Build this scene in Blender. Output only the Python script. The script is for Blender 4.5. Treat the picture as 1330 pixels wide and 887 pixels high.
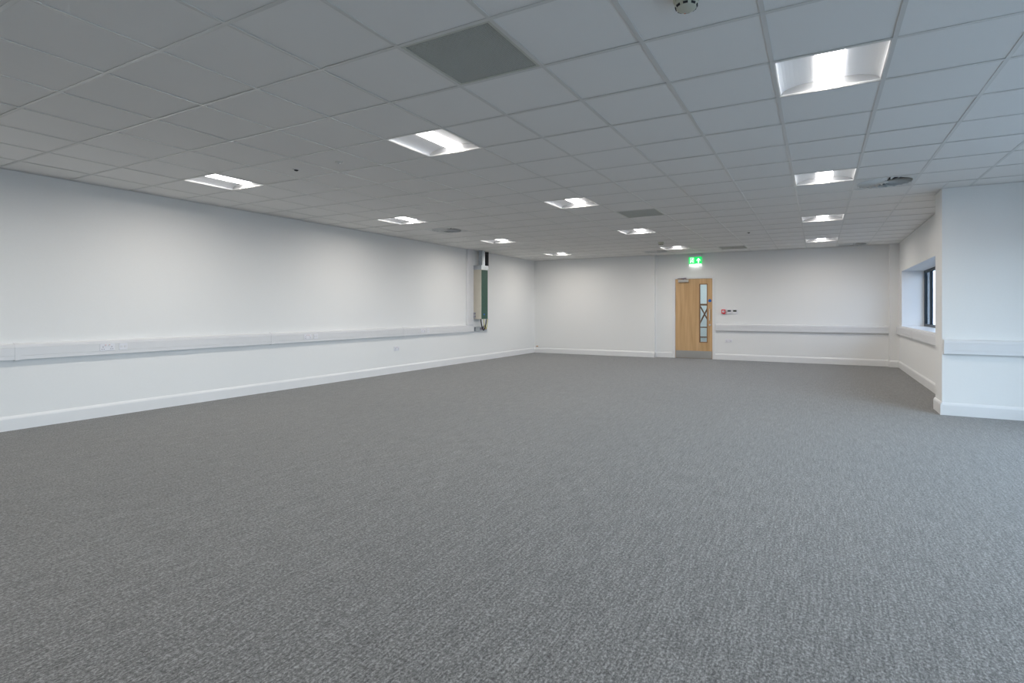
import bpy, math, random
from mathutils import Vector, Matrix
random.seed(4)
for o in list(bpy.data.objects): bpy.data.objects.remove(o, do_unlink=True)
S = bpy.context.scene
COL = S.collection
PI = math.pi
R = math.radians

# ------------------------------------------------------------------ camera
FPX = 703.654
cd = bpy.data.cameras.new('camera'); cam = bpy.data.objects.new('camera', cd); COL.objects.link(cam)
cd.sensor_fit = 'HORIZONTAL'; cd.sensor_width = 36.0
cd.lens = FPX / 1330 * 36
cd.shift_x = -(679.179 - 665) / 1330
cd.shift_y = -(443.5 - 402.802) / 1330
cd.clip_start = 0.05; cd.clip_end = 300
cam.location = (0, 0, 1.2484); cam.rotation_euler = (R(90), 0, 0.4989)
S.camera = cam

# ------------------------------------------------------------------ colour, exposure, world
S.view_settings.view_transform = 'Standard'; S.view_settings.look = 'None'
S.view_settings.gamma = 1.0; S.view_settings.use_curve_mapping = False
S.view_settings.exposure = 0.05
SKY_STRENGTH = 7.5
LAMP_POWER = 18.6
LAMP_COLOR = (1.0, 0.93, 0.85)
DIFFUSER_EMIT = 8.0
CORRIDOR_POWER = 32.0

W = bpy.data.worlds.new('overcast_sky'); S.world = W; W.use_nodes = True
nt = W.node_tree; nt.nodes.clear()
wo = nt.nodes.new('ShaderNodeOutputWorld'); bg = nt.nodes.new('ShaderNodeBackground')
tc = nt.nodes.new('ShaderNodeTexCoord'); sx = nt.nodes.new('ShaderNodeSeparateXYZ'); rp = nt.nodes.new('ShaderNodeValToRGB')
nt.links.new(tc.outputs['Generated'], sx.inputs[0]); nt.links.new(sx.outputs['Z'], rp.inputs[0])
rp.color_ramp.elements[0].position = 0.0; rp.color_ramp.elements[0].color = (0.69, 0.83, 1.0, 1)
rp.color_ramp.elements[1].position = 1.0; rp.color_ramp.elements[1].color = (0.52, 0.71, 1.0, 1)
nt.links.new(rp.outputs[0], bg.inputs[0]); bg.inputs[1].default_value = SKY_STRENGTH
nt.links.new(bg.outputs[0], wo.inputs[0])

def area(name, loc, rot, sx_, sy_, power, color, spread=PI, parent=None):
    l = bpy.data.lights.new(name, 'AREA'); l.shape = 'RECTANGLE'; l.size = sx_; l.size_y = sy_
    l.energy = power; l.color = color; l.spread = spread
    o = bpy.data.objects.new(name, l); COL.objects.link(o); o.location = loc; o.rotation_euler = rot
    if parent: o.parent = parent
    return o

# window portals: they only steer sky sampling to the two real window openings
for x_, y0_, y1_, z0_ in ((3.46, -1.6, 7.2, .17), (2.06, 9.2, 13.85, .91)):
    p_ = area('window_portal', (x_, (y0_+y1_)/2, (z0_+2.07)/2), (0, R(90), 0), 2.07-z0_, y1_-y0_, 1, (1, 1, 1)); p_.data.cycles.is_portal = True

# ------------------------------------------------------------------ materials
def mat(name, color, rough=0.6, metal=0.0, emit=None, es=0.0, spec=0.5):
    m = bpy.data.materials.new(name); m.use_nodes = True
    b = m.node_tree.nodes['Principled BSDF']
    b.inputs['Base Color'].default_value = (*color, 1); b.inputs['Roughness'].default_value = rough
    b.inputs['Metallic'].default_value = metal; b.inputs['Specular IOR Level'].default_value = spec
    if emit: b.inputs['Emission Color'].default_value = (*emit, 1); b.inputs['Emission Strength'].default_value = es
    return m
def noisy(m, scale, amount, detail=4, stretch=(1, 1, 1), bump=0.0, bscale=None):
    """procedural grain: modulates the base colour by +-amount and adds fine relief"""
    n = m.node_tree; b = n.nodes['Principled BSDF']
    t = n.nodes.new('ShaderNodeTexCoord'); mp = n.nodes.new('ShaderNodeMapping'); mp.inputs['Scale'].default_value = stretch
    ns = n.nodes.new('ShaderNodeTexNoise'); ns.inputs['Scale'].default_value = scale; ns.inputs['Detail'].default_value = detail
    n.links.new(t.outputs['Object'], mp.inputs[0]); n.links.new(mp.outputs[0], ns.inputs['Vector'])
    mr = n.nodes.new('ShaderNodeMapRange'); mr.inputs[1].default_value = 0.3; mr.inputs[2].default_value = 0.7
    mr.inputs[3].default_value = 1 - amount; mr.inputs[4].default_value = 1 + amount
    n.links.new(ns.outputs['Fac'], mr.inputs[0])
    vm = n.nodes.new('ShaderNodeVectorMath'); vm.operation = 'SCALE'
    vm.inputs[0].default_value = b.inputs['Base Color'].default_value[:3]
    n.links.new(mr.outputs[0], vm.inputs['Scale']); n.links.new(vm.outputs[0], b.inputs['Base Color'])
    if bump:
        bp = n.nodes.new('ShaderNodeBump'); bp.inputs['Strength'].default_value = bump; bp.inputs['Distance'].default_value = 0.002
        n.links.new(ns.outputs['Fac'], bp.inputs['Height']); n.links.new(bp.outputs[0], b.inputs['Normal'])
    return m

M = {}
M['wall'] = noisy(mat('wall_paint', (0.86, 0.86, 0.85), 0.75), 60, 0.006, bump=0.03)
M['gloss'] = noisy(mat('skirting_gloss', (0.84, 0.84, 0.84), 0.35), 8, 0.008)
M['tile'] = noisy(mat('mineral_tile', (0.91, 0.905, 0.89), 0.95, spec=0.2), 350, 0.035, bump=0.15)
M['tee'] = mat('tee_enamel', (0.74, 0.74, 0.72), 0.30, spec=0.6)
M['slab'] = noisy(mat('plenum_concrete', (0.25, 0.25, 0.24), 0.9), 6, 0.1)
M['pvc'] = noisy(mat('white_pvc', (0.76, 0.76, 0.77), 0.38), 12, 0.01)
M['plate'] = mat('socket_plastic', (0.82, 0.82, 0.86), 0.3)
M['mark'] = mat('moulded_grey', (0.26, 0.22, 0.28), 0.5)
M['redmark'] = mat('switch_red', (0.75, 0.2, 0.12), 0.5)
M['dark'] = mat('dark_void', (0.025, 0.025, 0.028), 0.7)
M['black'] = mat('black_rubber', (0.015, 0.015, 0.017), 0.5)
M['frame'] = mat('window_aluminium', (0.02, 0.028, 0.036), 0.4, 0.2)
M['crate'] = mat('grille_grey', (0.67, 0.67, 0.62), 0.6)
M['creamrim'] = mat('cream_enamel', (0.60, 0.61, 0.55), 0.5)
M['reflector'] = mat('reflector_white', (0.93, 0.93, 0.94), 0.45)
M['endplate'] = mat('end_plate_grey', (0.50, 0.50, 0.50), 0.6)
M['diffuser'] = mat('lamp_diffuser', (0.9, 0.9, 0.9), 0.5, emit=(1.0, 0.985, 0.97), es=DIFFUSER_EMIT)
M['lampframe'] = mat('lamp_frame', (0.85, 0.85, 0.85), 0.4)
M['vane'] = mat('vane_white', (0.74, 0.75, 0.74), 0.45)
M['drum'] = mat('drum_grey', (0.11, 0.12, 0.13), 0.7)
M['detector'] = mat('detector_plastic', (0.60, 0.60, 0.50), 0.5)
M['steel'] = noisy(mat('brushed_steel', (0.62, 0.61, 0.59), 0.33, 1.0), 40, 0.05, stretch=(1, 1, 20))
M['galv'] = noisy(mat('galvanised_steel', (0.62, 0.66, 0.70), 0.38, 0.8), 25, 0.10)
M['boxcream'] = noisy(mat('riser_cream', (0.66, 0.62, 0.53), 0.6), 10, 0.03)
M['green'] = noisy(mat('riser_green', (0.035, 0.105, 0.075), 0.45), 14, 0.12)
M['yellow'] = mat('earth_yellow', (0.55, 0.50, 0.08), 0.5)
M['orange'] = mat('orange_plug', (0.60, 0.28, 0.10), 0.6)
M['red'] = mat('alarm_red', (0.62, 0.03, 0.05), 0.4)
M['blue'] = mat('sign_blue', (0.01, 0.13, 0.52), 0.4)
M['lcd'] = mat('lcd_dark', (0.10, 0.115, 0.12), 0.25)
M['lcd2'] = mat('lcd_olive', (0.055, 0.06, 0.04), 0.25)
M['signgreen'] = mat('exit_green', (0.0, 0.3, 0.08), 0.4, emit=(0.01, 0.82, 0.16), es=0.95)
M['signwhite'] = mat('exit_white', (0.9, 0.9, 0.9), 0.4, emit=(0.9, 1.0, 0.93), es=1.3)
M['ladder'] = noisy(mat('ladder_wood', (0.30, 0.17, 0.10), 0.6), 30, 0.15, stretch=(1, 1, .1))
M['corrwall'] = mat('corridor_paint', (0.68, 0.75, 0.78), 0.8)
M['ground'] = noisy(mat('pale_paving', (0.19, 0.19, 0.19), 0.9), 0.8, 0.08)

# glass: clear with a Fresnel sheen
g = bpy.data.materials.new('clear_glass'); g.use_nodes = True; n = g.node_tree; n.nodes.clear()
o_ = n.nodes.new('ShaderNodeOutputMaterial'); mx = n.nodes.new('ShaderNodeMixShader'); tr = n.nodes.new('ShaderNodeBsdfTransparent')
gl = n.nodes.new('ShaderNodeBsdfGlossy'); gl.inputs['Roughness'].default_value = 0.02; lw = n.nodes.new('ShaderNodeLayerWeight'); lw.inputs['Blend'].default_value = 0.5
pw = n.nodes.new('ShaderNodeMath'); pw.operation = 'POWER'; pw.inputs[1].default_value = 5.0; n.links.new(lw.outputs['Facing'], pw.inputs[0])
fr = n.nodes.new('ShaderNodeMath'); fr.operation = 'MULTIPLY_ADD'; fr.inputs[1].default_value = 0.6; fr.inputs[2].default_value = 0.03; n.links.new(pw.outputs[0], fr.inputs[0])
tr.inputs[0].default_value = (0.93, 0.97, 0.97, 1)
n.links.new(fr.outputs[0], mx.inputs[0]); n.links.new(tr.outputs[0], mx.inputs[1]); n.links.new(gl.outputs[0], mx.inputs[2]); n.links.new(mx.outputs[0], o_.inputs[0])
M['glass'] = g
g2 = g.copy(); g2.name = 'daylight_dimming_glass'  # darker tint added only to hold back daylight at the far window
for q_ in g2.node_tree.nodes:
    if q_.type == 'BSDF_TRANSPARENT': q_.inputs[0].default_value = (0.66, 0.70, 0.74, 1)
M['dimming'] = g2

# oak veneer with vertical figure
m = mat('oak_veneer', (0.5, 0.3, 0.14), 0.5); n = m.node_tree; b = n.nodes['Principled BSDF']
t = n.nodes.new('ShaderNodeTexCoord'); mp = n.nodes.new('ShaderNodeMapping'); mp.inputs['Scale'].default_value = (9, 9, 0.45)
ns = n.nodes.new('ShaderNodeTexNoise'); ns.inputs['Scale'].default_value = 2.2; ns.inputs['Detail'].default_value = 8; ns.inputs['Distortion'].default_value = 0.4
rr = n.nodes.new('ShaderNodeValToRGB'); rr.color_ramp.elements[0].position = 0.30; rr.color_ramp.elements[0].color = (0.520, 0.315, 0.145, 1)
rr.color_ramp.elements[1].position = 0.72; rr.color_ramp.elements[1].color = (0.680, 0.450, 0.235, 1)
n.links.new(t.outputs['Object'], mp.inputs[0]); n.links.new(mp.outputs[0], ns.inputs['Vector']); n.links.new(ns.outputs['Fac'], rr.inputs[0]); n.links.new(rr.outputs[0], b.inputs['Base Color'])
M['oak'] = m
M['oakedge'] = mat('oak_lipping', (0.26, 0.13, 0.06), 0.5)

# carpet: heathered loop pile, ribs running down the room
m = mat('loop_carpet', (0.2, 0.2, 0.2), 1.0, spec=0.1); n = m.node_tree; b = n.nodes['Principled BSDF']
t = n.nodes.new('ShaderNodeTexCoord')
def nz(scale, stretch, detail=2, rough=0.6):
    mp = n.nodes.new('ShaderNodeMapping'); mp.inputs['Scale'].default_value = stretch
    a = n.nodes.new('ShaderNodeTexNoise'); a.inputs['Scale'].default_value = scale; a.inputs['Detail'].default_value = detail; a.inputs['Roughness'].default_value = rough
    n.links.new(t.outputs['Object'], mp.inputs[0]); n.links.new(mp.outputs[0], a.inputs['Vector']); return a.outputs['Fac']
def mth(op, a, b_):
    k = n.nodes.new('ShaderNodeMath'); k.operation = op
    for i, v in enumerate((a, b_)):
        if isinstance(v, (int, float)): k.inputs[i].default_value = v
        else: n.links.new(v, k.inputs[i])
    return k.outputs[0]
fleck = nz(1.0, (100, 72, 1), 4, 0.85)
rib = nz(1.0, (70, 5.0, 1), 2, 0.6)
rib2 = nz(1.0, (140, 24, 1), 2, 0.6)
broad = nz(1.0, (9, 0.7, 1), 2, 0.5)
v = mth('ADD', mth('MULTIPLY', mth('SUBTRACT', fleck, 0.5), 3.1), mth('MULTIPLY', mth('SUBTRACT', rib, 0.5), 0.68))
v = mth('ADD', v, mth('MULTIPLY', mth('SUBTRACT', rib2, 0.5), 0.75))
v = mth('ADD', v, mth('MULTIPLY', mth('SUBTRACT', broad, 0.5), 0.10))
v = mth('ADD', v, 0.5)
rr = n.nodes.new('ShaderNodeValToRGB')
rr.color_ramp.elements[0].position = 0.05; rr.color_ramp.elements[0].color = (0.040, 0.039, 0.037, 1)
rr.color_ramp.elements[1].position = 0.95; rr.color_ramp.elements[1].color = (0.33, 0.33, 0.32, 1)
e = rr.color_ramp.elements.new(0.5); e.color = (0.136, 0.134, 0.130, 1)
n.links.new(v, rr.inputs[0]); n.links.new(rr.outputs[0], b.inputs['Base Color'])
bp = n.nodes.new('ShaderNodeBump'); bp.inputs['Strength'].default_value = 0.35; bp.inputs['Distance'].default_value = 0.003
n.links.new(v, bp.inputs['Height']); n.links.new(bp.outputs[0], b.inputs['Normal'])
b.inputs['Sheen Weight'].default_value = 0.32; b.inputs['Sheen Roughness'].default_value = 0.5
M['carpet'] = m

# ------------------------------------------------------------------ mesh helpers
class MB:
    def __init__(s): s.v = []; s.f = []; s.smooth = False
    def box(s, x0, x1, y0, y1, z0, z1):
        k = len(s.v)
        s.v += [(x0,y0,z0),(x1,y0,z0),(x1,y1,z0),(x0,y1,z0),(x0,y0,z1),(x1,y0,z1),(x1,y1,z1),(x0,y1,z1)]
        s.f += [tuple(k+i for i in q) for q in ((0,3,2,1),(4,5,6,7),(0,1,5,4),(1,2,6,5),(2,3,7,6),(3,0,4,7))]
        return s
    def prism(s, prof, p0, p1, up=(0, 0, 1), out=None):
        """profile [(d,z)] swept from p0 to p1; d measured along 'out', z along up"""
        p0 = Vector(p0); p1 = Vector(p1); up = Vector(up); out = Vector(out)
        k = len(s.v); m_ = len(prof)
        for p in (p0, p1):
            for d, z in prof: s.v.append(tuple(p + out * d + up * z))
        for i in range(m_):
            j = (i + 1) % m_; s.f.append((k+i, k+j, k+m_+j, k+m_+i))
        s.f.append(tuple(k+i for i in range(m_-1, -1, -1))); s.f.append(tuple(k+m_+i for i in range(m_)))
        return s
    def rings(s, rings, cap0=True, cap1=True):
        k = len(s.v); m_ = len(rings[0])
        for r_ in rings: s.v += [tuple(p) for p in r_]
        for a in range(len(rings) - 1):
            for i in range(m_):
                j = (i + 1) % m_; s.f.append((k+a*m_+i, k+a*m_+j, k+(a+1)*m_+j, k+(a+1)*m_+i))
        if cap0: s.f.append(tuple(k+i for i in range(m_-1, -1, -1)))
        if cap1: q = k+(len(rings)-1)*m_; s.f.append(tuple(q+i for i in range(m_)))
        return s
    def lathe(s, prof, seg=24, c=(0, 0, 0), ax='z'):
        rg = []
        for r_, h in prof:
            ring = []
            for i in range(seg):
                a = 2*PI*i/seg; x, y = r_*math.cos(a), r_*math.sin(a)
                if ax == 'z': ring.append((c[0]+x, c[1]+y, c[2]+h))
                elif ax == 'y': ring.append((c[0]+x, c[1]+h, c[2]+y))
                else: ring.append((c[0]+h, c[1]+x, c[2]+y))
            rg.append(ring)
        return s.rings(rg)
    def tube(s, pts, r_, seg=8):
        pts = [Vector(p) for p in pts]; rg = []
        for i, p in enumerate(pts):
            d = (pts[min(i+1, len(pts)-1)] - pts[max(i-1, 0)]).normalized()
            a = Vector((0.3, 1, 0.2)) if abs(d.y) < 0.8 else Vector((1, 0, 0.2))
            u = d.cross(a).normalized(); w = d.cross(u).normalized()
            rg.append([p + u*r_*math.cos(2*PI*k/seg) + w*r_*math.sin(2*PI*k/seg) for k in range(seg)])
        return s.rings(rg)
    def poly(s, pts): k = len(s.v); s.v += pts; s.f.append(tuple(range(k, k+len(pts)))); return s
    def mesh(s, name, m):
        me = bpy.data.meshes.new(name); me.from_pydata([tuple(q) for q in s.v], [], s.f); me.materials.append(m)
        import bmesh
        bm = bmesh.new(); bm.from_mesh(me); bmesh.ops.recalc_face_normals(bm, faces=bm.faces); bm.to_mesh(me); bm.free()
        if s.smooth:
            for p in me.polygons: p.use_smooth = True
        me.update(); return me
    def build(s, name, m, parent=None, loc=None, bevel=0):
        o = bpy.data.objects.new(name, s.mesh(name, m)); COL.objects.link(o)
        if parent: o.parent = parent
        if loc: o.location = loc
        if bevel:
            bv = o.modifiers.new('bevel', 'BEVEL'); bv.width = bevel; bv.segments = 2; bv.limit_method = 'ANGLE'
        return o
def tag(o, label, cat, group=None):
    o['label'] = label; o['category'] = cat
    if group: o['group'] = group
    return o
def struct(o): o['kind'] = 'structure'; return o
def empty(name, loc, rz=0):
    o = bpy.data.objects.new(name, None); COL.objects.link(o); o.location = loc; o.rotation_euler = (0, 0, rz); o.empty_display_size = 0.1; return o
def copy_tree(o, parent=None):
    c = o.copy(); COL.objects.link(c)
    if parent: c.parent = parent
    for ch in list(o.children): copy_tree(ch, c)
    return c

# ------------------------------------------------------------------ dimensions (metres; camera stands over the origin)
CH = 2.70                       # suspended ceiling height
GX, GY, P = -0.2388, 3.4918, 0.6   # ceiling grid origin and pitch
XL = -7.36                      # left wall
YB1, YB2 = 14.22, 14.40         # back wall left of / right of the jog
JX = -3.80
YR = -2.3                       # wall behind the camera
XR1 = 1.55                      # right wall beyond the pier
PX, PY0, PY1 = 1.30, 8.08, 8.50 # pier
XR2 = 3.00                      # right wall on the camera's side of the pier
DL, DR, DT = -3.294, -2.362, 2.060  # door leaf
def gx(i): return GX + P * i
def gy(j): return GY + P * j

# ------------------------------------------------------------------ setting
struct(MB().box(XL-.2, XR2+.45, YR-.2, 17.6, -.12, 0).build('floor', M['carpet']))
struct(MB().box(-40, 60, -50, 70, -.60, -.45).build('ground', M['ground']))
struct(MB().box(XL-.2, XL, YR-.2, 14.6, 0, 3.1).build('wall_left', M['wall']))
struct(MB().box(XL, XR2+.45, YR-.2, YR, 0, 3.1).build('wall_rear', M['wall']))
w = MB().box(XL, JX, YB1, 14.56, 0, 3.1)
w.box(JX, DL-.03, YB2, 14.56, 0, 3.1).box(DR+.03, XR1+.47, YB2, 14.56, 0, 3.1).box(DL-.03, DR+.03, YB2, 14.56, DT+.03, 3.1)
struct(w.build('wall_back', M['wall']))
struct(MB().box(1.375, XR1, 14.25, YB2, 0, CH).build('trim_1', M['wall']))                 # boxed-in corner column
WY0, WY1, WZ0, WZ1 = 9.20, 13.85, 0.915, 2.068
w = MB().box(XR1, 2.02, PY1, WY0, 0, 3.1).box(XR1, 2.02, WY1, YB2, 0, 3.1).box(XR1, 2.02, WY0, WY1, 0, WZ0-.02).box(XR1, 2.02, WY0, WY1, WZ1, 3.1)
struct(w.build('wall_right', M['wall']))
struct(MB().box(PX, XR2+.45, PY0, PY1, 0, 3.1).build('wall_pier', M['wall']))
NY0, NY1 = -1.6, 7.20; NZ0 = 0.17
w = MB().box(XR2, XR2+.45, YR-.2, NY0, 0, 3.1).box(XR2, XR2+.45, NY1, PY0, 0, 3.1).box(XR2, XR2+.45, NY0, NY1, 0, NZ0-.02).box(XR2, XR2+.45, NY0, NY1, WZ1, 3.1)
struct(w.build('wall_right_near', M['wall']))

def window(name, xi, xo, y0, y1, z0, z1, mull, glass='glass'):
    r_ = struct(empty(name, (xi, y0, z0)))
    def b(nm, mm, *a, par=r_):
        q = MB().box(*a); q.v = [(x-xi, y-y0, z-z0) for x, y, z in q.v]; return q.build(nm, mm, par)
    b('window_sill', M['gloss'], xi-.025, xo, y0-.0, y1, z0-.02, z0)
    fx0, fx1 = xo, xo+.048
    fr_ = MB().box(fx0, fx1, y0, y0+.055, z0, z1).box(fx0, fx1, y1-.055, y1, z0, z1).box(fx0, fx1, y0+.055, y1-.055, z0, z0+.05).box(fx0, fx1, y0+.055, y1-.055, z1-.05, z1)
    fr_.v = [(x-xi, y-y0, z-z0) for x, y, z in fr_.v]; fr_.build('window_frame', M['frame'], r_)
    ys = [y0+.055] + sorted(mull) + [y1-.055]
    for yy in mull: b('mullion', M['frame'], fx0, fx1, yy-.03, yy+.03, z0+.05, z1-.05)
    for k in range(len(ys)-1):
        a0 = ys[k] + (.03 if k else 0); a1 = ys[k+1] - (.03 if k < len(ys)-2 else 0)
        b('pane', M[glass], fx0+.030, fx0+.038, a0, a1, z0+.05, z1-.05)
    return r_
window('window_1', XR1, 1.93, WY0, WY1, WZ0, WZ1, [13.20, 12.0, 11.4, 10.2], 'dimming')
window('window_2', XR2, XR2+.14, NY0, NY1, NZ0, WZ1, [6.0, 4.8, 3.6, 2.4, 1.2, 0])

SK = [(0, 0), (.018, 0), (.018, .118), (.014, .132), (.006, .146), (0, .150)]
def skirting(name, segs):
    m_ = MB()
    for p0, p1, out in segs: m_.prism(SK, (*p0, 0), (*p1, 0), out=(*out, 0))
    struct(m_.build(name, M['gloss']))
skirting('baseboard_left', [((XL, YR), (XL, YB1), (1, 0))])
skirting('baseboard_back', [((XL, YB1), (JX+.018, YB1), (0, -1)), ((JX, YB1-.018), (JX, YB2), (1, 0)), ((JX, YB2), (DL-.075, YB2), (0, -1)),
                            ((DR+.075, YB2), (1.375, YB2), (0, -1)), ((1.375, 14.25-.018), (1.375, YB2), (-1, 0)), ((1.375, 14.25), (XR1, 14.25), (0, -1))])
skirting('baseboard_right', [((XR1, PY1), (XR1, 14.25), (-1, 0)), ((PX, PY0-.018), (PX, PY1+.018), (-1, 0)), ((PX, PY0), (XR2, PY0), (0, -1)), ((XR2, YR), (XR2, PY0), (-1, 0))])
skirting('baseboard_rear', [((XL, YR), (XR2, YR), (0, 1))])

# ------------------------------------------------------------------ ceiling: slab, tees, tiles
ceil = struct(MB().box(XL-.2, XR2+.45, YR-.2, 17.6, 3.1, 3.3).build('ceiling', M['slab']))
X0, X1, Y0, Y1 = XL, XR2, YR, YB2
I0, I1 = math.floor((X0-GX)/P), math.ceil((X1-GX)/P)
J0, J1 = math.floor((Y0-GY)/P), math.ceil((Y1-GY)/P)
LIGHTS = [(i, j) for i in (-10, -5, 0) for j in (-5, 0, 5, 10, 15)]
SWIRLS = [(1, 6), (1, 17), (-10, 7), (-6, 16), (-6, -5)]
GRILLES = [(-3, -2), (-4, 7), (-3, 16)]
taken = set(LIGHTS + SWIRLS + GRILLES)
def solid_regions(x0, x1, y0, y1):
    """clip a cell against the pier and the outside; returns rectangles inside the room"""
    out = []
    x0, x1, y0, y1 = max(x0, X0), min(x1, X1), max(y0, Y0), min(y1, Y1)
    if x1-x0 < .02 or y1-y0 < .02: return out
    # left of jog the wall stands forward
    def clipjog(a):
        a0, a1, b0, b1 = a
        if b1 > YB1 and a0 < JX:
            if b0 < YB1 - .02: out.append((a0, min(a1, JX), b0, YB1))
            if a1 > JX + .02: out.append((JX, a1, b0, b1))
        else: out.append(a)
    if y1 <= PY0 + .001: clipjog((x0, x1, y0, y1)); return out
    if y0 < PY0 - .02:
        if x1 <= PX: clipjog((x0, x1, y0, y1))
        else:
            if x0 < PX: out.append((x0, PX, y0, y1)); x0 = PX
            out.append((x0, x1, y0, PY0)); 
            if y1 > PY1 and x0 < XR1: out.append((PX, min(x1, XR1), PY1, y1))
        return out
    lim = PX if y1 <= PY1 + .02 else XR1
    if y0 < PY1 < y1 and x1 > PX:
        if x0 < PX: out.append((x0, PX, y0, PY1))
        if x0 < XR1: out.append((x0, min(x1, XR1), PY1, y1))
        return out
    if x0 < lim - .02: clipjog((x0, min(x1, lim), y0, y1))
    return out
cells = []
cf, sf = math.cos(.4989), math.sin(.4989)
for i in range(I0, I1):
    for j in range(J0, J1):
        if (i, j) in taken: continue
        for q in solid_regions(gx(i), gx(i+1), gy(j), gy(j+1)):
            cx, cy = (q[0]+q[1])/2, (q[2]+q[3])/2
            wd = -sf*cx + cf*cy; rt = cf*cx + sf*cy
            vis = wd > .8 and abs(FPX*rt/wd) < 760 and FPX*1.4512/wd < 440
            size = (q[1]-q[0])*(q[3]-q[2]) / (abs(wd)**3 + .1) if vis else 0
            cells.append((size, q))
cells.sort(key=lambda c: -c[0])
IN = .003; TZ = CH + .004; full = None; rest = MB()
fm = MB().box(-.297, .297, -.297, .297, 0, .015).mesh('ceiling_tile', M['tile'])
for k, (sz, q) in enumerate(cells):
    if k < 298 and sz > 0:
        dz = random.uniform(-.0008, .0012)
        if abs(q[1]-q[0]-P) < 1e-4 and abs(q[3]-q[2]-P) < 1e-4:
            o = bpy.data.objects.new('ceiling_tile', fm); COL.objects.link(o); o.location = ((q[0]+q[1])/2, (q[2]+q[3])/2, TZ+dz)
        else:
            cx, cy = (q[0]+q[1])/2, (q[2]+q[3])/2
            o = MB().box(q[0]+IN-cx, q[1]-IN-cx, q[2]+IN-cy, q[3]-IN-cy, 0, .015).build('ceiling_tile', M['tile'], loc=(cx, cy, TZ+dz))
        o.parent = ceil
    else:
        rest.box(q[0]+IN, q[1]-IN, q[2]+IN, q[3]-IN, TZ, TZ+.015)
ro = rest.build('ceiling_tiles_beyond', M['tile'], ceil); ro['kind'] = 'stuff'
T = .012
def tee(b_): b_.build('ceiling_tee', M['tee'], ceil)
for i in range(I0+1, I1):                 # main runners down the room
    x = gx(i)
    y1 = YB1 if x < JX else (YB2 if x < PX-.01 else PY0)
    q = MB().box(x-T, x+T, Y0, y1, CH, CH+.003)
    q.box(x-.0015, x+.0015, Y0, y1, CH+.003, CH+.035); tee(q)
    if PX < x < XR1: tee(MB().box(x-T, x+T, PY1, YB2, CH, CH+.003))
for j in range(J0+1, J1):                 # cross tees
    y = gy(j)
    x0 = X0 if y < YB1 else JX
    x1 = XR2 if y < PY0 else (PX if y < PY1 else XR1)
    q = MB().box(x0, x1, y-T, y+T, CH-.0006, CH+.0024); q.box(x0, x1, y-.0015, y+.0015, CH+.003, CH+.033); tee(q)
# perimeter angle
AN = [(0, 0), (.022, 0), (.022, .002), (.002, .002), (.002, .022), (0, .022)]
m_ = MB()
for p0, p1, out in [((XL, YR), (XL, YB1), (1, 0)), ((XL, YB1), (JX, YB1), (0, -1)), ((JX, YB1), (JX, YB2), (1, 0)), ((JX, YB2), (1.375, YB2), (0, -1)),
                    ((XR1, PY1), (XR1, YB2), (-1, 0)), ((PX, PY0), (PX, PY1), (-1, 0)), ((PX, PY0), (XR2, PY0), (0, -1))]:
    m_.prism(AN, (*p0, CH-.0012), (*p1, CH-.0012), out=(*out, 0))
m_.build('perimeter_trim', M['tee'], ceil)

# ------------------------------------------------------------------ recessed luminaires
def make_light():
    r_ = empty('ceiling_light', (0, 0, CH))
    h = .294; q = MB()
    for a in ((-h, h, -h, -h+.012), (-h, h, h-.012, h), (-h, -h+.012, -h+.012, h-.012), (h-.012, h, -h+.012, h-.012)): q.box(*a, .0035, .010)
    q.build('frame', M['lampframe'], r_)
    hs = MB().box(-h, h, -h, h, .088, .092).box(-h, -h+.003, -h, h, .010, .088).box(h-.003, h, -h, h, .010, .088).box(-h, h, -h, -h+.003, .010, .088).box(-h, h, h-.003, h, .010, .088)
    hs.build('housing', M['galv'], r_)
    for s_ in (-1, 1):
        k = 10; a_ = []
        for t_ in range(k+1):
            an = PI/2*t_/k; a_.append((s_*(.282 - .203*(1-math.cos(an))), .008 + .052*math.sin(an)))
        rf = MB(); rf.smooth = True
        ring = []
        for x, z in a_: ring.append((x, z))
        for x, z in reversed(a_): ring.append((x, z+.002))
        rf.rings([[(x, -.283, z) for x, z in ring], [(x, .283, z) for x, z in ring]])
        rf.smooth = False
        rf.build('reflector', M['reflector'], r_)
        e_ = MB(); y = .282
        e_.rings([[(-.282, s_*y, .008), (.282, s_*y, .008), (.282, s_*(y+.002), .008), (-.282, s_*(y+.002), .008)],
                  [(-.282, s_*(y-.010), .086), (.282, s_*(y-.010), .086), (.282, s_*(y-.008), .086), (-.282, s_*(y-.008), .086)]])
        e_.build('end_plate', M['endplate'], r_)
    k = 12; ring = []
    for t_ in range(k+1):
        an = PI*t_/k; ring.append((-.079*math.cos(an), .058 - .026*math.sin(an)))
    ring += [(.079, .064), (-.079, .064)]
    d_ = MB(); d_.rings([[(x, -.276, z) for x, z in ring], [(x, .276, z) for x, z in ring]]); d_.build('diffuser', M['diffuser'], r_)
    area('lamp', (0, 0, .0305), (0, 0, 0), .10, .40, LAMP_POWER, LAMP_COLOR, spread=R(174), parent=r_)
    return r_
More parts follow.
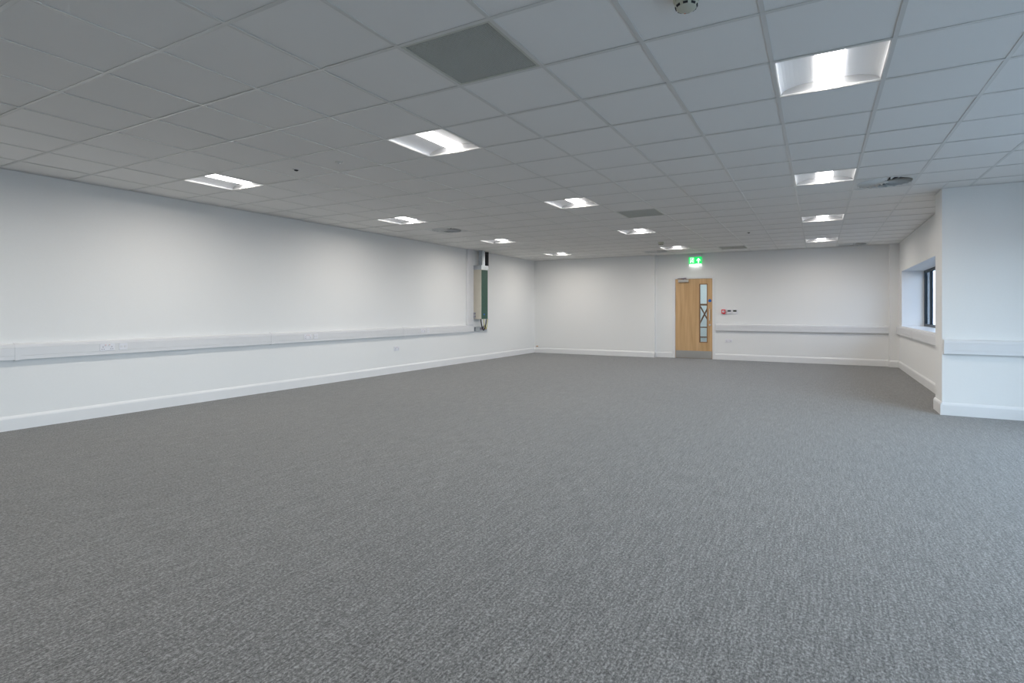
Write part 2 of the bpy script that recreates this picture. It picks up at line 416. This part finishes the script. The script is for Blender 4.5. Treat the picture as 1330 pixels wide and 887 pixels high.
wd_ = {(0,0): 'large square recessed light nearest the camera, at the upper right of the ceiling',
 (0,5): 'recessed ceiling light second from the camera in the right-hand row, beside the swirl vent',
 (0,10): 'recessed ceiling light third from the camera in the right-hand row',
 (0,15): 'recessed ceiling light at the far end of the right-hand row, close to the back wall',
 (-5,0): 'recessed ceiling light nearest the camera in the middle row, beyond the dark square grille',
 (-5,5): 'recessed ceiling light second in the middle row, between the near one and the faint grille',
 (-5,10): 'recessed ceiling light third in the middle row, just beyond the faint grille',
 (-5,15): 'recessed ceiling light at the far end of the middle row, nearly over the oak door',
 (-10,0): 'recessed ceiling light nearest the camera in the row along the left wall',
 (-10,5): 'recessed ceiling light second in the left row, just before the small swirl vent',
 (-10,10): 'recessed ceiling light third in the left row, above the green riser box',
 (-10,15): 'recessed ceiling light at the far end of the left row, near the far left corner'}
lt0 = make_light(); first = True
for (i, j) in LIGHTS:
    o = lt0 if first else copy_tree(lt0); first = False
    o.location = (gx(i+.5), gy(j+.5), CH)
    row = {-10: 'left', -5: 'middle', 0: 'right-hand', 5: 'window-side'}[i]
    dist = {-10: 'farthest behind the camera', -5: 'just behind the camera', 0: 'beside the near windows'}.get(j, '')
    tag(o, wd_.get((i, j), 'recessed ceiling light of the %s row, %s' % (row, dist)), 'ceiling light', 'recessed square ceiling lights')

# ------------------------------------------------------------------ swirl diffusers
def make_swirl():
    r_ = empty('swirl_diffuser', (0, 0, CH))
    h = .294; rr_ = .268; n_ = 48; q = MB()
    outer = []
    for k in range(n_):
        a = 2*PI*k/n_; c, s_ = math.cos(a), math.sin(a); mm = max(abs(c), abs(s_)); outer.append((h*c/mm, h*s_/mm))
    inner = [(rr_*math.cos(2*PI*k/n_), rr_*math.sin(2*PI*k/n_)) for k in range(n_)]
    q.rings([[(x, y, .006) for x, y in outer], [(x, y, .002) for x, y in outer], [(x, y, .002) for x, y in inner], [(x*.985, y*.985, .030) for x, y in inner]], False, False)
    q.build('face_plate', M['vane'], r_)
    MB().lathe([(rr_, .100), (rr_, .096)], 32).build('plenum_drum', M['drum'], r_)
    dr = MB(); dr.rings([[(x, y, .028) for x, y in inner], [(x, y, .098) for x, y in inner]], False, False); dr.build('drum_wall', M['drum'], r_)
    MB().lathe([(.046, .014), (.046, .002), (.036, -.002)], 20).build('hub', M['vane'], r_)
    vm_ = MB(); L = []
    for k in range(7):
        t_ = k/6; rad = .042 + .222*t_; a = -0.42*t_; wv = .010 + .021*t_
        c = Vector((rad*math.cos(a), rad*math.sin(a), .012)); tn = Vector((-math.sin(a), math.cos(a), 0))
        d = tn*wv*.80 + Vector((0, 0, wv*.62)); u = Vector((0, 0, .0028))
        L.append([c-d-u, c+d-u, c+d+u, c-d+u])
    vm_.rings(L); me = vm_.mesh('vane', M['vane'])
    for k in range(20):
        o = bpy.data.objects.new('vane', me); COL.objects.link(o); o.parent = r_; o.rotation_euler = (0, 0, 2*PI*k/20)
    return r_
sw_l = {(1, 6): 'round swirl air diffuser in a white square plate beside the right-hand lights',
 (1, 17): 'round swirl air diffuser at the far right by the back wall',
 (-10, 7): 'round swirl air diffuser near the left wall between the second and third lights',
 (-6, 16): 'round swirl air diffuser beside the back wall, left of the oak door',
 (-6, -5): 'swirl air diffuser cut off by the top left corner of the picture'}
sw0 = None
for c in SWIRLS:
    if sw0 is None: sw0 = make_swirl(); o = sw0
    else: o = copy_tree(sw0)
    o.location = (gx(c[0]+.5), gy(c[1]+.5), CH)
    tag(o, sw_l[c], 'air vent', 'swirl air diffusers in the ceiling')

# ------------------------------------------------------------------ egg-crate grilles
def make_grille(rim):
    r_ = empty('ceiling_grille', (0, 0, CH)); h = .294; b_ = .024; q = MB()
    for a in ((-h, h, -h, -h+b_), (-h, h, h-b_, h), (-h, -h+b_, -h+b_, h-b_), (h-b_, h, -h+b_, h-b_)): q.box(*a, .001, .016)
    q.build('grille_frame', M['creamrim'], r_)
    q = MB(); k = 42; s_ = 2*(h-b_)/k
    for t_ in range(1, k):
        a = -(h-b_) + s_*t_
        q.box(a-.0009, a+.0009, -h+b_, h-b_, .003, .015); q.box(-h+b_, h-b_, a-.0009, a+.0009, .003, .015)
    c = q.build('egg_crate_core', M['crate'], r_); c['kind'] = 'stuff'
    MB().box(-h+.004, h-.004, -h+.004, h-.004, .040, .042).box(-h+.004, -h+.006, -h+.004, h-.004, .016, .040).box(h-.006, h-.004, -h+.004, h-.004, .016, .040).build('backing_box', M['crate'], r_)
    return r_
gr_l = {(-3, -2): 'large dark grey square grille with a cream rim, near the top of the picture',
 (-4, 7): 'faint grey grille panel between the middle-row lights, seen at a shallow angle',
 (-3, 16): 'faint grey grille panel near the back wall, right of the exit sign'}
g0 = None
for c in GRILLES:
    if g0 is None: g0 = make_grille(0); o = g0
    else: o = copy_tree(g0)
    o.location = (gx(c[0]+.5), gy(c[1]+.5), CH); tag(o, gr_l[c], 'ceiling grille', 'egg-crate grilles in the ceiling')

# ------------------------------------------------------------------ detectors and sensors
def make_detector(loc, label):
    r_ = empty('smoke_detector', loc)
    q = MB(); q.smooth = False; q.lathe([(.060, .004), (.060, -.014), (.056, -.020), (.052, -.020)], 28).build('base', M['detector'], r_)
    MB().lathe([(.052, -.020), (.053, -.034), (.049, -.040)], 28).build('body', M['detector'], r_)
    MB().lathe([(.049, -.040), (.044, -.052), (.024, -.060), (.004, -.062)], 28).build('cover', M['detector'], r_)
    for k in range(8):
        a = 2*PI*k/8 + .12; c, s_ = math.cos(a), math.sin(a); v_ = MB()
        v_.box(-.0105, .0105, -.002, .002, -.0050, .0050)
        o = v_.build('vent_slot', M['dark'], r_); o.location = (.0475*c, .0475*s_, -.0455); o.rotation_euler = (R(-22), 0, a-PI/2)
    MB().lathe([(.004, -.060), (.004, -.0635)], 8, (.03*math.cos(2), .03*math.sin(2), .0045)).build('indicator', M['redmark'], r_)
    return tag(r_, label, 'smoke detector', 'smoke detectors on the ceiling')
make_detector((-.537, 2.571, CH), 'round cream smoke detector with dark slots at the top edge of the picture')
make_detector((-2.96, 11.62, CH), 'small distant smoke detector just before the far middle-row light')
def sensor(i, j, label, dk):
    r_ = empty('ceiling_sensor', (gx(i), gy(j), CH+.004))
    MB().lathe([(.040, .001), (.040, -.005), (.034, -.007)], 24).build('collar', M['tee'], r_)
    MB().lathe([(.023 if dk else .016, -.006), (.019 if dk else .012, -.014), (.006, -.019)], 20).build('lens', M['dark' if dk else 'vane'], r_)
    tag(r_, label, 'sensor')
sensor(-7.5, .51, 'small dark round sensor in the ceiling right of the near left-row light', True)
sensor(-6.5, .54, 'small pale round sensor in the ceiling left of the near middle-row light', False)
sensor(-1.5, 12.38, 'small dark round sensor in the far ceiling, left of the right-hand lights', True)

# ------------------------------------------------------------------ dado trunking
TR = [(0, .728), (.046, .728), (.050, .733), (.050, .770), (.047, .7715), (.050, .773), (.050, .856), (.047, .8575), (.050, .859), (.044, .888), (.012, .902), (0, .902)]
def trunking(name, p0, p1, out, joints, label, end0=True, end1=True, extra=None):
    p0 = Vector((*p0, 0)); p1 = Vector((*p1, 0)); L = (p1-p0).length; d = (p1-p0)/L; out = Vector((*out, 0))
    r_ = empty(name, p0 + out*.001)
    cuts = [0] + joints + [L]
    for k in range(len(cuts)-1):
        a = cuts[k] + .002; b_ = cuts[k+1] - .002
        MB().prism(TR, d*a, d*b_, out=out).build('trunking_length', M['pvc'], r_)
    TJ = [(0, .722), (.049, .722), (.054, .728), (.054, .860), (.047, .892), (.013, .9065), (0, .9065)]
    for j in joints: MB().prism(TJ, d*(j-.022), d*(j+.022), out=out).build('joint_cover', M['pvc'], r_)
    if end0: MB().prism(TJ, d*-.004, d*.006, out=out).build('end_cap', M['pvc'], r_)
    if end1: MB().prism(TJ, d*(L-.006), d*(L+.004), out=out).build('end_cap', M['pvc'], r_)
    if extra: extra(r_)
    return tag(r_, label, 'cable trunking')
TY0 = YR
def vert(r_):
    # vertical run from the dado up to the ceiling, at the far end
    y0, y1 = 10.68, 10.93
    prof = [(0, y0), (.035, y0), (.050, y0+.012), (.050, y0+.085), (.046, y0+.087), (.050, y0+.089), (.050, y0+.165), (.046, y0+.167), (.050, y0+.169), (.050, y1-.012), (.035, y1), (0, y1)]
    q = MB(); k = [(x, y-TY0, .902) for x, y in prof]; k2 = [(x, y-TY0, CH) for x, y in prof]
    q.rings([k, k2]).build('vertical_length', M['pvc'], r_)
    MB().box(0, .054, y0-TY0-.004, y1-TY0+.004, .898, .925).build('joint_cover', M['pvc'], r_)
trunking('dado_trunking', (XL, TY0), (XL, 10.93), (1, 0), [2.432-TY0, 5.43-TY0, 8.43-TY0], 'long white dado trunking along the left wall, turning up to the ceiling', False, True, vert)
trunking('dado_trunking', (-2.272, YB2), (1.375, YB2), (0, -1), [.61, 2.4], 'white dado trunking on the back wall to the right of the oak door', True, False)
trunking('dado_trunking', (XR1, 14.25), (XR1, PY1), (-1, 0), [2.2], 'white dado trunking on the right wall below the window', True, False)
trunking('dado_trunking', (PX+.015, PY0), (XR2, PY0), (0, -1), [1.6], 'white dado trunking on the near face of the right-hand pier', True, False)

# ------------------------------------------------------------------ sockets and plates (built facing -y, then turned)
def plate(name, w_, h_, kind, loc, rz, label, cat, group=None, d=.009):
    r_ = empty(name, loc, rz)
    MB().box(-w_/2, w_/2, -d, 0, -h_/2, h_/2).build('face_plate', M['plate'], r_, bevel=.002)
    if kind == 'double':
        for s_ in (-1, 1):
            MB().box(s_*w_*.13-.008, s_*w_*.13+.008, -d-.004, -d+.001, h_*.12, h_*.36).build('rocker_switch', M['plate'], r_)
            MB().box(s_*w_*.13-.007, s_*w_*.13+.007, -d-.0045, -d-.0035, h_*.31, h_*.36).build('switch_mark', M['redmark'], r_)
            pin = MB(); c = s_*w_*.30
            pin.box(c-.0035, c+.0035, -d-.001, -d+.002, -h_*.02, h_*.12).box(c-.014, c-.006, -d-.001, -d+.002, -h_*.30, -h_*.20).box(c+.006, c+.014, -d-.001, -d+.002, -h_*.30, -h_*.20)
            pin.build('pin_holes', M['mark'], r_)
    elif kind == 'data':
        for s_ in (-1, 1):
            MB().box(s_*w_*.22-.011, s_*w_*.22+.011, -d-.003, -d+.001, -.012, .012).build('data_port', M['pvc'], r_)
    elif kind == 'spur':
        MB().box(-.012, .012, -d-.003, -d+.001, -.016, .010).build('fuse_carrier', M['mark'], r_)
    return tag(r_, label, cat, group)
FX = XL + .050
ZS = .8145
LH = PI/2    # facing +x
def lsock(y, w_, kind, label, cat): plate('plug_socket' if kind == 'double' else 'data_outlet', w_, .082, kind, (FX, y, ZS), LH, label, cat, 'outlets on the left wall trunking', d=.006)
lsock(3.242, .148, 'double', 'white double socket on the left trunking nearest the camera', 'socket')
lsock(3.408, .086, 'data', 'small white data outlet on the left trunking nearest the camera', 'data outlet')
lsock(6.078, .146, 'double', 'white double socket about halfway along the left trunking', 'socket')
lsock(6.238, .086, 'data', 'small white data outlet about halfway along the left trunking', 'data outlet')
lsock(9.018, .146, 'double', 'white double socket on the left trunking nearest the riser box', 'socket')
lsock(9.190, .086, 'data', 'small white data outlet on the left trunking nearest the riser box', 'data outlet')
plate('plug_socket', .146, .086, 'double', (XL, 8.254, .484), LH, 'white double socket set low on the left wall, below the trunking', 'socket', d=.012)
plate('plug_socket', .165, .080, 'double', (-1.968, YB2, .482), 0, 'white double socket low on the back wall beside the oak door', 'socket', d=.012)

def wall_control(x, z, lab, lcd):
    r_ = empty('wall_controller', (x, YB2, z))
    MB().box(-.055, .055, -.022, 0, -.056, .056).build('casing', M['plate'], r_, bevel=.003)
    MB().box(-.040, .040, -.0235, -.021, .002, .044).build('display', M[lcd], r_)
    MB().box(-.040, -.012, -.0245, -.021, -.035, -.020).build('button', M['pvc'], r_)
    MB().box(.012, .040, -.0245, -.021, -.035, -.020).build('button', M['pvc'], r_)
    tag(r_, lab, 'control panel')
wall_control(-1.955, 1.207, 'white wall controller with a grey display, next to the red call point', 'lcd')
wall_control(-1.822, 1.207, 'white wall controller with a dark olive display, farther from the door', 'lcd2')
r_ = empty('fire_call_point', (-2.090, YB2, 1.215))
MB().box(-.046, .046, -.050, 0, -.050, .050).build('back_box', M['red'], r_, bevel=.004)
MB().box(-.026, .026, -.053, -.049, -.024, .022).build('break_glass', M['signwhite'] if False else M['plate'], r_)
q = MB(); q.poly([(-.010, -.0535, 0), (.004, -.0535, .010), (.004, -.0535, -.010)]); q.box(.004, .018, -.0537, -.0533, -.003, .003); q.build('arrow_mark', M['dark'], r_)
MB().box(-.012, .046, -.046, -.010, -.064, -.050).build('test_key_slot', M['red'], r_)
tag(r_, 'red square fire alarm call point on the wall right of the door', 'fire alarm')

# ------------------------------------------------------------------ door
d_ = struct(empty('door_1', ((DL+DR)/2, YB2, 0)))
cx_ = (DL+DR)/2; hw = (DR-DL)/2
def dm(q, name, mm, par=d_, bevel=0):
    q.v = [(x-cx_, y-YB2, z) for x, y, z in q.v]; return q.build(name, mm, par, bevel=bevel)
VX0, VX1, VZ0, VZ1 = -2.680, -2.484, .420, 1.920
LY0, LY1 = YB2+.010, YB2+.054
q = MB().box(DL+.003, VX0, LY0, LY1, .008, DT-.003).box(VX1, DR-.003, LY0, LY1, .008, DT-.003).box(VX0, VX1, LY0, LY1, .008, VZ0).box(VX0, VX1, LY0, LY1, VZ1, DT-.003)
leaf = dm(q, 'door_leaf', M['oak'])
q = MB()
for a in ((VX0-.006, VX0+.014, VZ0-.006, VZ1+.006), (VX1-.014, VX1+.006, VZ0-.006, VZ1+.006), (VX0+.014, VX1-.014, VZ0-.006, VZ0+.014), (VX0+.014, VX1-.014, VZ1-.014, VZ1+.006)):
    q.box(a[0], a[1], LY0-.006, LY1+.004, a[2], a[3])
dm(q, 'glazing_bead', M['oakedge'])
dm(MB().box(VX0+.010, VX1-.010, LY0+.018, LY0+.026, VZ0+.010, VZ1-.010), 'vision_pane', M['glass'])
q = MB().box(DL-.030, DL, YB2-.002, 14.56, 0, DT+.030).box(DR, DR+.030, YB2-.002, 14.56, 0, DT+.030).box(DL, DR, YB2-.002, 14.56, DT, DT+.030)
dm(q, 'door_lining', M['gloss'])
q = MB().box(DL-.070, DL-.008, YB2-.016, YB2, 0, DT+.070).box(DR+.008, DR+.070, YB2-.016, YB2, 0, DT+.070).box(DL-.008, DR+.008, YB2-.016, YB2, DT+.008, DT+.070)
dm(q, 'architrave', M['gloss'], bevel=.003)
dm(MB().box(DL+.012, DR-.012, LY0-.0022, LY0, .012, .198), 'kick_plate', M['steel'])
# pull handle on two stand-offs
hx = -2.423
q = MB().tube([(hx, LY0-.052, 1.285), (hx, LY0-.052, .985)], .0105, 10); h_ = dm(q, 'pull_handle', M['steel'])
q = MB().tube([(hx, LY0-.050, 1.265), (hx, LY0, 1.265)], .008, 8).tube([(hx, LY0-.050, 1.005), (hx, LY0, 1.005)], .008, 8)
dm(q, 'handle_standoff', M['steel'])
dm(MB().lathe([(.026, 0), (.026, -.006), (.020, -.009)], 24, (hx, LY0, .872), 'y'), 'lock_escutcheon', M['steel'])
dm(MB().box(hx-.004, hx+.004, LY0-.024, LY0-.008, .858, .886), 'thumb_turn', M['steel'])
dm(MB().lathe([(.040, 0), (.040, -.003)], 28, (hx, LY0, 1.490), 'y'), 'blue_sign_disc', M['blue'])['label'] = 'round blue mandatory sign disc'
q = MB().box(DL+.085, DL+.345, LY0-.055, LY0, 1.972, 2.044); cl = dm(q, 'door_closer', M['steel'], bevel=.004)
q = MB().box(DL+.205, DL+.235, LY0-.062, LY0-.040, 2.040, 2.062).tube([(DL+.220, LY0-.052, 2.055), (DL+.10, LY0-.150, 2.065), (DL+.26, LY0-.030, 2.075)], .008, 6)
q.box(DL+.23, DL+.29, LY0-.05, LY0-.026, 2.064, 2.086)
dm(q, 'closer_arm', M['mark'])
for z in (.26, 1.04, 1.80): dm(MB().lathe([(.008, -.05), (.008, .05)], 10, (DL-.001, LY0-.004, z)), 'hinge', M['steel'])

# ------------------------------------------------------------------ corridor behind the door
struct(MB().box(-5.2, -5.1, 14.56, 17.6, 0, 3.1).box(-.9, -.8, 14.56, 17.6, 0, 3.1).box(-5.1, -.9, 17.5, 17.6, 0, 3.1).build('wall_corridor', M['corrwall']))
cp = empty('corridor_light', (-3.1, 15.9, 2.69))
MB().box(-.3, .3, -.3, .3, .0, .03).build('panel', M['diffuser'], cp)
tag(cp, 'ceiling light panel in the corridor behind the oak door', 'ceiling light')
area('lamp', (0, 0, -.005), (0, 0, 0), .55, .55, CORRIDOR_POWER, (.92, .97, 1), parent=cp)
# wooden stepladder seen through the vision panel
ld = empty('stepladder', (-2.80, 15.45, 0))
wt = M['ladder']
MB().box(-.13, .21, -.06, .10, 1.375, 1.425).build('top_tray', wt, ld)
for s_ in (-1, 1):
    MB().tube([(.04+s_*.13, -.02, 1.375), (.02+s_*.21, -.40, 0.022)], .020, 6).build('front_stile', wt, ld)
    MB().tube([(.04+s_*.13, .05, 1.375), (.02+s_*.19, .44, 0.020)], .018, 6).build('rear_leg', wt, ld)
for z in (.26, .52, .783):
    t_ = (1.375-z)/1.355; y = -.02-.38*t_; MB().box(.04-.135-.08*t_, .04+.135+.05*t_, y-.035, y+.035, z-.013, z+.013).build('tread', wt, ld)
for a, b_ in (((-.14, .20, .80), (.16, .07, 1.36)), ((.20, .21, .80), (-.07, .08, 1.36))): MB().tube([a, b_], .021, 6).build('cross_brace', wt, ld)
tag(ld, 'brown wooden stepladder seen through the glass strip of the door', 'ladder')

# ------------------------------------------------------------------ exit sign
ex = empty('exit_sign', (-2.778, YB2, 2.530))
MB().box(-.165, .165, -.050, 0, .090, .150).build('housing', M['plate'], ex, bevel=.003)
MB().box(-.160, .160, -.030, -.022, -.092, .090).build('sign_blade', M['signgreen'], ex)
def up(pts, name, y=-.0312): # flat pictogram plates with a little thickness
    q = MB(); q.rings([[(x, y, z) for x, z in pts], [(x, y+.001, z) for x, z in pts]]); q.build(name, M['signwhite'], ex)
# arrow pointing up
up([(.032, .002), (.080, .060), (.128, .002), (.128, -.016), (.096, .012), (.096, -.066), (.064, -.066), (.064, .012), (.032, -.016)], 'arrow')
# doorway the figure runs through
q = MB()
for a in ((-.125, -.115, -.068, .068), (-.045, -.035, -.068, .068), (-.115, -.045, .058, .068)): q.box(a[0], a[1], -.0312, -.0302, a[2], a[3])
q.build('doorway_mark', M['signwhite'], ex)
q = MB(); y = -.0314
def lim(ax, az, bx, bz, w_):
    d = Vector((bx-ax, 0, bz-az)).normalized(); nn = Vector((-d.z, 0, d.x))*w_/2
    a = Vector((ax, y, az)); b2 = Vector((bx, y, bz)); q.rings([[a-nn, a+nn, b2+nn, b2-nn], [p+Vector((0, .001, 0)) for p in (a-nn, a+nn, b2+nn, b2-nn)]])
q.lathe([(.0095, 0), (.0095, .001)], 14, (-.070, y, .040), 'y')
lim(-.075, .028, -.088, -.010, .017); lim(-.076, .024, -.054, .006, .008); lim(-.078, .024, -.100, .012, .008)
lim(-.086, -.008, -.066, -.030, .011); lim(-.066, -.030, -.072, -.060, .010); lim(-.088, -.008, -.098, -.036, .011); lim(-.098, -.036, -.122, -.044, .010)
q.build('running_figure', M['signwhite'], ex)
MB().box(-.150, .150, -.031, -.009, -.0930, -.0915).build('downlight_strip', M['signwhite'], ex)
area('downlight', (0, -.020, -.0935), (0, 0, 0), .28, .02, .4, (.92, 1, .94), parent=ex)
tag(ex, 'green illuminated exit sign with running figure and upward arrow above the door', 'exit sign')

# ------------------------------------------------------------------ riser box with duct, cables and plates on the left wall
rb = empty('electrical_riser_box', (XL, 11.0, 1.03))
MB().box(0, .215, 0, .30, 0, 1.20).build('casing', M['boxcream'], rb, bevel=.004)
MB().box(.215, .221, .018, .292, .006, 1.194).build('front_panel', M['green'], rb)['label'] = 'dark green front panel'
MB().box(.221, .223, .10, .16, .10, .13).build('warning_label', M['blue'], rb)
MB().box(-.0, .232, -.012, .312, 1.20, 1.305).build('metal_collar', M['galv'], rb, bevel=.003)
MB().box(.075, .185, .105, .225, 1.305, CH-1.03).build('metal_duct', M['galv'], rb)
tag(rb, 'tall cream and green electrical riser box with metal duct on the left wall', 'electrical box')
MBk = MB(); MBk.tube([(XL+.06, 11.50, 2.30), (XL+.06, 11.50, 2.5), (XL+.06, 11.50, CH)], .050, 10)
tag(MBk.build('riser_cable', M['black']), 'thick black cable running up to the ceiling behind the riser box', 'cable')
tk = empty('metal_cable_tray', (XL, 11.02, .735))
MB().box(0, .040, 0, .58, 0, .004).box(0, .040, 0, .58, .100, .104).box(0, .004, 0, .58, .004, .100).box(.036, .040, 0, .20, .004, .100).build('tray_body', M['galv'], tk)
MB().box(.004, .012, .25, .56, .02, .085).build('opening_plate', M['mark'], tk)
tag(tk, 'short galvanised metal tray on the left wall below the riser box', 'cable tray')
def cable(a, b_, sag, r_, mm, lab):
    pts = []
    for k in range(15):
        t_ = k/14; pts.append((a[0]*(1-t_)+b_[0]*t_, a[1]*(1-t_)+b_[1]*t_, a[2]*(1-t_)+b_[2]*t_ - sag*math.sin(PI*t_)**.7))
    tag(MB().tube(pts, r_, 7).build('loop_cable', M[mm]), lab, 'cable')
cable((-7.19, 11.06, 1.03), (-7.20, 11.33, 1.03), .27, .014, 'black', 'thick black cable looping beneath the riser box')
cable((-7.22, 11.10, 1.03), (-7.31, 11.38, .86), .10, .009, 'black', 'thinner black cable dropping from the riser box into the metal tray')
cable((-7.16, 11.14, 1.03), (-7.18, 11.36, 1.03), .24, .008, 'yellow', 'yellow-green earth cable looping beneath the riser box')
for z, lb in ((1.165, 'upper of two small metal switch boxes left of the riser box'), (1.095, 'lower of two small metal switch boxes left of the riser box')):
    sb = empty('metal_switch_box', (XL, 10.975, z))
    MB().box(0, .060, -.040, .020, -.031, .031).build('box_body', M['galv'], sb, bevel=.002)
    MB().box(.008, .050, -.043, -.040, -.020, .020).build('side_cover', M['mark'], sb)
    MB().box(.060, .063, -.026, .012, -.020, .020).build('cover', M['mark'], sb)
    tag(sb, lb, 'switch box')
cb = empty('wall_stub', (-7.265, YB1, .186))
MB().box(-.030, .030, -.020, 0, -.012, .010).build('outlet_plate', M['boxcream'], cb)
MB().tube([(-.02, -.024, 0), (.035, -.03, .004)], .011, 8).build('plug', M['orange'], cb)
tag(cb, 'tiny orange cable stub above the skirting in the far left corner', 'cable stub')
